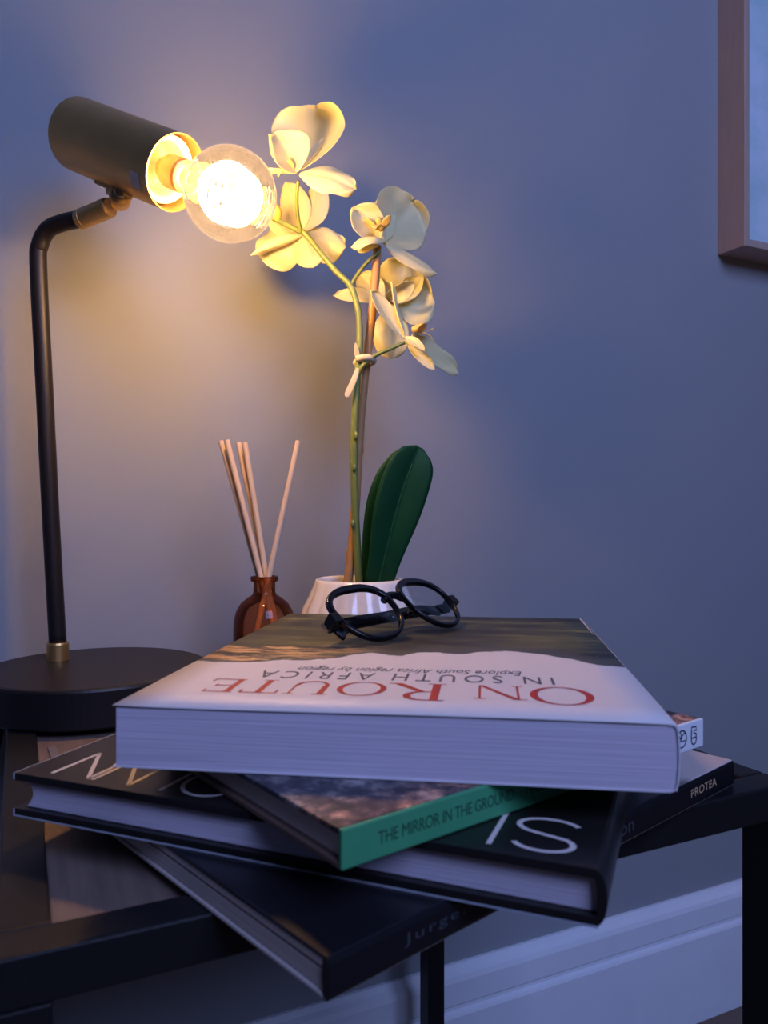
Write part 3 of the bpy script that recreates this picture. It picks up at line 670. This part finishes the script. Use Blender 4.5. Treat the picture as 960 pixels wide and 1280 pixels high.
# flower stem and its branches
stem = [at(450, 738, .700), at(449, 722, .700), at(445, 660, .698), at(443, 600, .696), at(443, 540, .696), at(446, 480, .697), at(449.5, 440, .698), at(449, 400, .699), at(445, 376, .700), at(437, 356, .701), at(419, 338, .704), at(399, 314, .707), at(381, 292, .708), at(372, 288, .706), at(356, 280, .702), at(340, 272, .696)]
path = smooth_path(stem, 8); n_ = len(path)
MB().tube(path, [.0040 - .0016 * min(1, i / n_ * 1.25) for i in range(n_)], 12).build('stem', M_stem, smooth=True, **WO)
def branch(pts, r0=.0019, r1=.0015):
    p = smooth_path(pts, 6); MB().tube(p, [r0 + (r1 - r0) * i / (len(p)-1) for i in range(len(p))], 10).build('flower_stalk', M_stem, smooth=True, **WO)
branch([at(376, 290, .707), at(372, 268, .697), at(371, 245, .685), at(373, 226, .676)])
branch([at(438, 358, .701), at(447, 343, .702), at(460, 327, .703), at(475, 314, .704)])
branch([at(447, 472, .697), at(453, 458, .694), at(468, 445, .694), at(488, 436, .695), at(506, 428, .698)], .0022, .0016)
for px, py, Y, s_ in ((443, 585, .692, -1), (441, 655, .694, 1), (445, 545, .690, 1)):
    c = at(px, py, Y); MB().lathe([(.0004, .004), (.0018, .002), (.0022, 0), (.0018, -.002), (.0004, -.004)], 10, Matrix.Translation(c)).build('stem_node', M_stem, smooth=True, **WO)
# paper tie
MB().tube(smooth_path([at(446, 449, .694), at(455, 447, .692), at(464, 448, .695), at(466, 452, .704), at(455, 455, .712), at(444, 453, .704)], 5), .0032, 8).build('tie', M_tie, smooth=True, **WO)
def strip(pts, ws, nrm, name, m, th=.0006):
    pts = [Vector(p) for p in pts]; mb = MB(); vs = []
    for i, p in enumerate(pts):
        d = (pts[min(i+1, len(pts)-1)] - pts[max(i-1, 0)]).normalized(); sd_ = d.cross(Vector(nrm)).normalized()
        vs += [p - sd_ * ws[i], p + sd_ * ws[i]]
    mb.add(vs, [(2*i, 2*i+1, 2*i+3, 2*i+2) for i in range(len(pts)-1)])
    return mb.build(name, m, solid=th, sub=1, **WO)
strip([at(448, 458, .694), at(443, 474, .691), at(437, 487, .689), at(432, 497, .688)], [.0022, .0028, .0030, .0030], (.2, -1, .1), 'tie_end', M_tie)
strip([at(447, 449, .694), at(446, 438, .692), at(444, 427, .691)], [.003, .0024, .0006], (.1, -1, .1), 'tie_end', M_tie)

# leaves
def leaf(ctr, ws, nrm, crease, name='leaf', m=M_leaf):
    c = smooth_path(ctr, 5); n = len(c); nv = 12; nrm = Vector(nrm).normalized()
    def fn(s, t):
        i = min(n - 1, round(s * (n - 1))); p = c[i]; d = (c[min(i+1, n-1)] - c[max(i-1, 0)]).normalized()
        sd_ = d.cross(nrm).normalized(); q = s * (len(ws) - 1); j = min(len(ws) - 2, int(q)); w = ws[j] + (ws[j+1] - ws[j]) * (q - j)
        u = t * 2 - 1
        return p + sd_ * u * w + nrm * (crease * abs(u) * w - crease * .5 * w * u * u) 
    lf = MB().grid(fn, n - 1, nv).build(name, m, smooth=True, solid=.0012, **WO)
    MB().tube([c[i] + nrm * .0008 for i in range(0, n - 5)], [.0009 - .0006 * i / n for i in range(0, n - 5)], 6).build('midrib', M_rib, parent=lf, world=True, smooth=True)
    return lf
def px2m(px, Y): return px * Y / FPX
wl = [px2m(v, .69) / 2 for v in (36, 39, 43, 49, 55, 60, 63, 64, 63, 60, 53, 40, 10)]
leaf([at(472, 732, .690), at(482, 690, .688), at(492, 650, .687), at(503, 612, .688), at(515, 580, .690), at(524, 559, .693)], wl, (.35, -1, .1), .35)
wl2 = [px2m(v, .70) / 2 for v in (30, 34, 38, 44, 50, 55, 58, 58, 55, 48, 38, 24, 6)]
leaf([at(466, 732, .702), at(472, 690, .703), at(481, 650, .704), at(492, 612, .706), at(504, 580, .708), at(516, 558, .711)], wl2, (.15, -1, .1), .3)

# flowers
def petal(parent, bpx, bY, tpx, tY, wpx, nrm, cup=.3, bend=.1, pw=.8, pt=1.15, name='petal', m=None, ripple=.10, seed=0, back=0):
    """one petal: base and tip in the place, greatest width, the side it faces, cupping across and bending along"""
    bY += back; tY += back; B = at(*bpx, bY); T_ = at(*tpx, tY); ax_ = T_ - B; L = ax_.length; d = ax_.normalized(); n = Vector(nrm); n = (n - d * n.dot(d)).normalized(); sd_ = d.cross(n)
    w = px2m(wpx, (bY + tY) / 2) / 2; NU, NV = 12, 10
    def fn(s, t):
        s = 1 - (1 - s) ** 1.8
        u = 2 * t - 1; prof = (max(0.0, math.sin(math.pi * min(1, s) ** pt)) ** (pw * .72) * min(1, s / .3) ** .35) if s < 1 else 0
        prof = max(prof, .10 * (1 - s)); ww = w * prof
        off = cup * w * (u * u) * prof + bend * L * math.sin(math.pi * s) + ripple * w * (math.sin(9.3 * s + u * 4 + seed) + .6 * math.sin(5 * u * abs(u) + 13 * s + 2 * seed)) * s * (.35 + u * u)
        off -= .10 * w * math.exp(-(u / .16) ** 2) * prof                           # midrib fold
        return B + d * (s * L + .05 * L * (1 - u * u) * (s ** 4) - .0) + sd_ * u * ww + n * off
    return MB().grid(fn, NU, NV).build(name, m or M_petal, parent=parent, world=True, smooth=True, solid=.0007, sub=1)
def flower(cpx, Y, face, size=8, label=None):
    """the lip and column; its petals are children"""
    C = at(*cpx, Y); f = Vector(face).normalized(); M = align(f, C, (0, 0, 1)); sc = px2m(size, Y)
    mb = MB()
    mb.lathe([(0, -.3*sc), (.28*sc, -.2*sc), (.34*sc, .2*sc), (.3*sc, .7*sc), (.12*sc, .95*sc), (0, 1.0*sc)], 12, M)        # column
    for sg in (-1, 1):                                                                                                   # side lobes of the lip
        def lobe(s, t):
            u = 2*t - 1; a = R(40 + 75 * s) * sg
            return M @ Vector((-.25*sc - .5*sc*math.cos(a) * .6, math.sin(a) * .95*sc * (.3 + s), .4*sc + .75*sc*s + u*.45*sc*math.sin(math.pi*(.15+.8*s))))
        mb.grid(lobe, 6, 5)
    def tongue(s, t):
        u = 2*t - 1; return M @ Vector((-.35*sc - 1.3*sc*s, u * .42*sc * math.sin(math.pi * (.2 + .75*s)), .3*sc + .95*sc*math.sin(math.pi*s*.6)))
    mb.grid(tongue, 8, 5)
    return mb.build('flower', M_lip, smooth=True, solid=.0005, **WO)

FA = flower((368, 212), .670, (-.75, -.55, .35), 13)
A = lambda *a, **k: petal(FA, *a, back=.010, **k)
A((374, 213), .664, (396, 137), .676, 96, (-.22, -.95, .05), cup=.45, bend=-.12, pw=.45, pt=1.5, seed=1)
A((374, 213), .662, (404, 174), .672, 13, (-.5, -.8, -.1), cup=.5, bend=-.04, name='sepal', seed=2)
A((374, 217), .664, (443, 236), .658, 47, (-.25, -.85, .5), cup=-.25, bend=.12, pw=.5, pt=1.25, seed=3)
A((371, 216), .658, (345, 167), .640, 56, (.2, -.95, .25), cup=.5, bend=.08, pw=.45, pt=1.15, seed=4)
A((371, 217), .662, (312, 222), .640, 28, (-.1, -.22, .97), cup=.2, bend=.05, name='sepal', seed=5)
A((368, 208), .664, (337, 169), .668, 24, (-.9, -.3, .3), cup=.4, bend=.05, name='sepal', seed=6)

FB = flower((372, 288), .735, (-.3, .85, .2), 10)
Bp = lambda *a, **k: petal(FB, *a, back=.045, **k)
Bp((377, 290), .684, (358, 230), .690, 40, (.25, .9, .1), cup=.35, bend=.06, pw=.5, pt=1.2, seed=1)
Bp((380, 290), .684, (396, 226), .698, 40, (.35, .9, 0), cup=.45, bend=.04, pw=.5, pt=1.1, seed=2)
Bp((379, 290), .684, (430, 308), .690, 50, (.1, .9, -.2), cup=.45, bend=.10, pw=.45, pt=1.3, seed=3)
Bp((380, 290), .686, (322, 312), .694, 62, (.0, .9, -.15), cup=.4, bend=.10, pw=.42, pt=1.2, seed=4)
Bp((378, 295), .682, (316, 318), .676, 15, (.1, .6, .7), cup=.7, bend=.02, name='sepal', pt=.95, seed=5)
Bp((380, 294), .683, (391, 333), .690, 40, (.0, .9, -.1), cup=.35, bend=.10, pw=.5, name='sepal', seed=6)
Bp((376, 289), .688, (336, 266), .694, 38, (.1, .95, .1), cup=.3, bend=.06, pw=.5, name='sepal', seed=7)

FC = flower((476, 284), .706, (-.2, -.75, .45), 15)
Cp = lambda *a, **k: petal(FC, *a, back=.020, **k)
Cp((482, 304), .690, (516, 252), .728, 84, (.60, -.72, .2), cup=.22, bend=-.10, pw=.45, pt=1.3, seed=1)
Cp((478, 303), .690, (482, 250), .716, 36, (.45, -.85, .2), cup=.2, bend=-.06, pw=.5, pt=1.2, name='sepal', seed=2)
Cp((474, 302), .690, (441, 262), .676, 46, (.15, -.95, .2), cup=.45, bend=.05, pw=.45, pt=1.15, seed=3)
Cp((478, 302), .688, (544, 341), .705, 27, (.55, -.70, .45), cup=-.5, bend=.03, name='sepal', pw=.5, seed=4)
Cp((484, 301), .687, (441, 309), .664, 27, (.1, -.45, .9), cup=-.45, bend=.16, name='sepal', pw=.6, seed=5)
Cp((472, 304), .690, (449, 315), .678, 22, (-.1, -.9, .4), cup=.3, bend=.05, name='sepal', pw=.5, seed=6)

FE = flower((487, 374), .732, (.1, -.85, -.1), 13)
Ep = lambda *a, **k: petal(FE, *a, back=.020, **k)
Ep((480, 378), .716, (419, 370), .708, 28, (.0, -.8, .5), cup=.3, bend=.05, name='sepal', seed=1)
Ep((480, 376), .718, (450, 344), .722, 32, (.0, -1, .1), cup=.2, bend=.05, pw=.5, seed=2)
Ep((486, 384), .718, (508, 331), .728, 62, (-.1, -.95, -.1), cup=.4, bend=-.06, pw=.45, pt=1.25, seed=3)
Ep((490, 380), .718, (541, 378), .724, 66, (-.15, -.95, .1), cup=.35, bend=-.05, pw=.45, pt=1.3, seed=4)
Ep((488, 380), .716, (489, 446), .714, 46, (-.1, -.95, .05), cup=-.25, bend=.06, pw=.45, pt=1.3, name='sepal', seed=5)
Ep((482, 374), .706, (516, 354), .694, 24, (-.2, -.6, -.7), cup=.5, bend=.06, name='sepal', pw=.45, seed=6)

FD = flower((519, 412), .704, (.75, -.3, .25), 15)
Dp = lambda *a, **k: petal(FD, *a, back=.020, **k)
Dp((505, 424), .680, (465, 365), .672, 27, (.75, -.55, -.25), cup=.45, bend=-.04, name='sepal', pw=.65, seed=1)
Dp((508, 423), .680, (490, 355), .680, 16, (.9, -.3, .1), cup=.4, bend=-.06, name='petal', pw=.7, seed=2)
Dp((506, 421), .678, (530, 438), .668, 12, (-.4, -.6, .7), cup=.4, bend=.08, name='petal', pw=.6, seed=3)
Dp((514, 419), .682, (571, 465), .722, 36, (.62, -.72, .3), cup=.2, bend=-.03, name='petal', pw=.55, pt=1.0, seed=4)
Dp((508, 427), .680, (542, 461), .676, 15, (-.5, -.7, .5), cup=.5, bend=.02, name='sepal', pw=.65, seed=5)

bc = at(344, 266, .698)
MB().lathe([(0, -.0085), (.003, -.0075), (.0055, -.003), (.0062, .001), (.005, .005), (.0022, .0075), (0, .0082)], 16, align((-.15, -.1, 1), bc)).build('bud', M_bud, smooth=True, **WO)

# ------------------------------------------------------------------ framed picture
uax = Vector((math.cos(WANG), math.sin(WANG), 0)); nax = Vector((-math.sin(WANG), math.cos(WANG), 0))
def wall_u(px):                      # position along the wall of the wall point seen at px
    k = (px - 480) / FPX; Y = WD / (nax.x * k + nax.y); return (Vector((k * Y, Y, 0)).dot(uax), Y)
fu, fY = wall_u(897); fz = CAMZ + (640 - 319) / FPX * fY; FD_ = .046; FWd, FHt = .50, .70; ft = .0105
pic = thing('framed_picture', 'pale blue picture in a deep wooden box frame on the wall', 'picture', (0, 0, 0), WANG)
pic.location = uax * fu + nax * WD + Vector((0, 0, fz))
for a, b_ in (((0, -FD_, 0), (ft, 0, FHt)), ((FWd - ft, -FD_, 0), (FWd, 0, FHt)), ((ft, -FD_, 0), (FWd - ft, 0, ft)), ((ft, -FD_, FHt - ft), (FWd - ft, 0, FHt))):
    MB().box(a, b_).build('frame_side', M_frame, pic, bevel=.0008)
def art():
    m, nt, b = node_mat('pale_blue_artwork')
    tc = nt.nodes.new('ShaderNodeTexCoord'); mp = nt.nodes.new('ShaderNodeMapping'); mp.inputs['Scale'].default_value = (2.5, 1, 6); nt.links.new(tc.outputs['Object'], mp.inputs[0])
    n = nt.nodes.new('ShaderNodeTexNoise'); n.inputs['Scale'].default_value = 3; n.inputs['Detail'].default_value = 6; nt.links.new(mp.outputs[0], n.inputs['Vector'])
    cr = nt.nodes.new('ShaderNodeValToRGB'); e = cr.color_ramp.elements; e[0].position = .38; e[0].color = (.42, .60, .62, 1); e[1].position = .6; e[1].color = (.62, .70, .78, 1)
    nt.links.new(n.outputs['Fac'], cr.inputs[0]); nt.links.new(cr.outputs[0], b.inputs['Base Color']); b.inputs['Roughness'].default_value = .5
    return m
MB().box((ft, -FD_ + .005, ft), (FWd - ft, -FD_ + .009, FHt - ft)).build('artwork', art(), pic)
MB().box((ft + .0, -.004, ft), (FWd - ft, -.001, FHt - ft)).build('backing_board', M_brownboard, pic)

# ------------------------------------------------------------------ small grey tag on the table
tg = MB().box((-.0145, -.0028, 0), (.0145, .0028, .0012)).build('grey_strip', M_tag, bevel=.0004)
p = on_plane(67, 942, TZ - .005); tg.location = (p.x, p.y, TZ - .005); tg.rotation_euler = (0, 0, R(118))
tag(tg, 'small grey strip lying on the wooden table top beside the lamp base', 'strip')
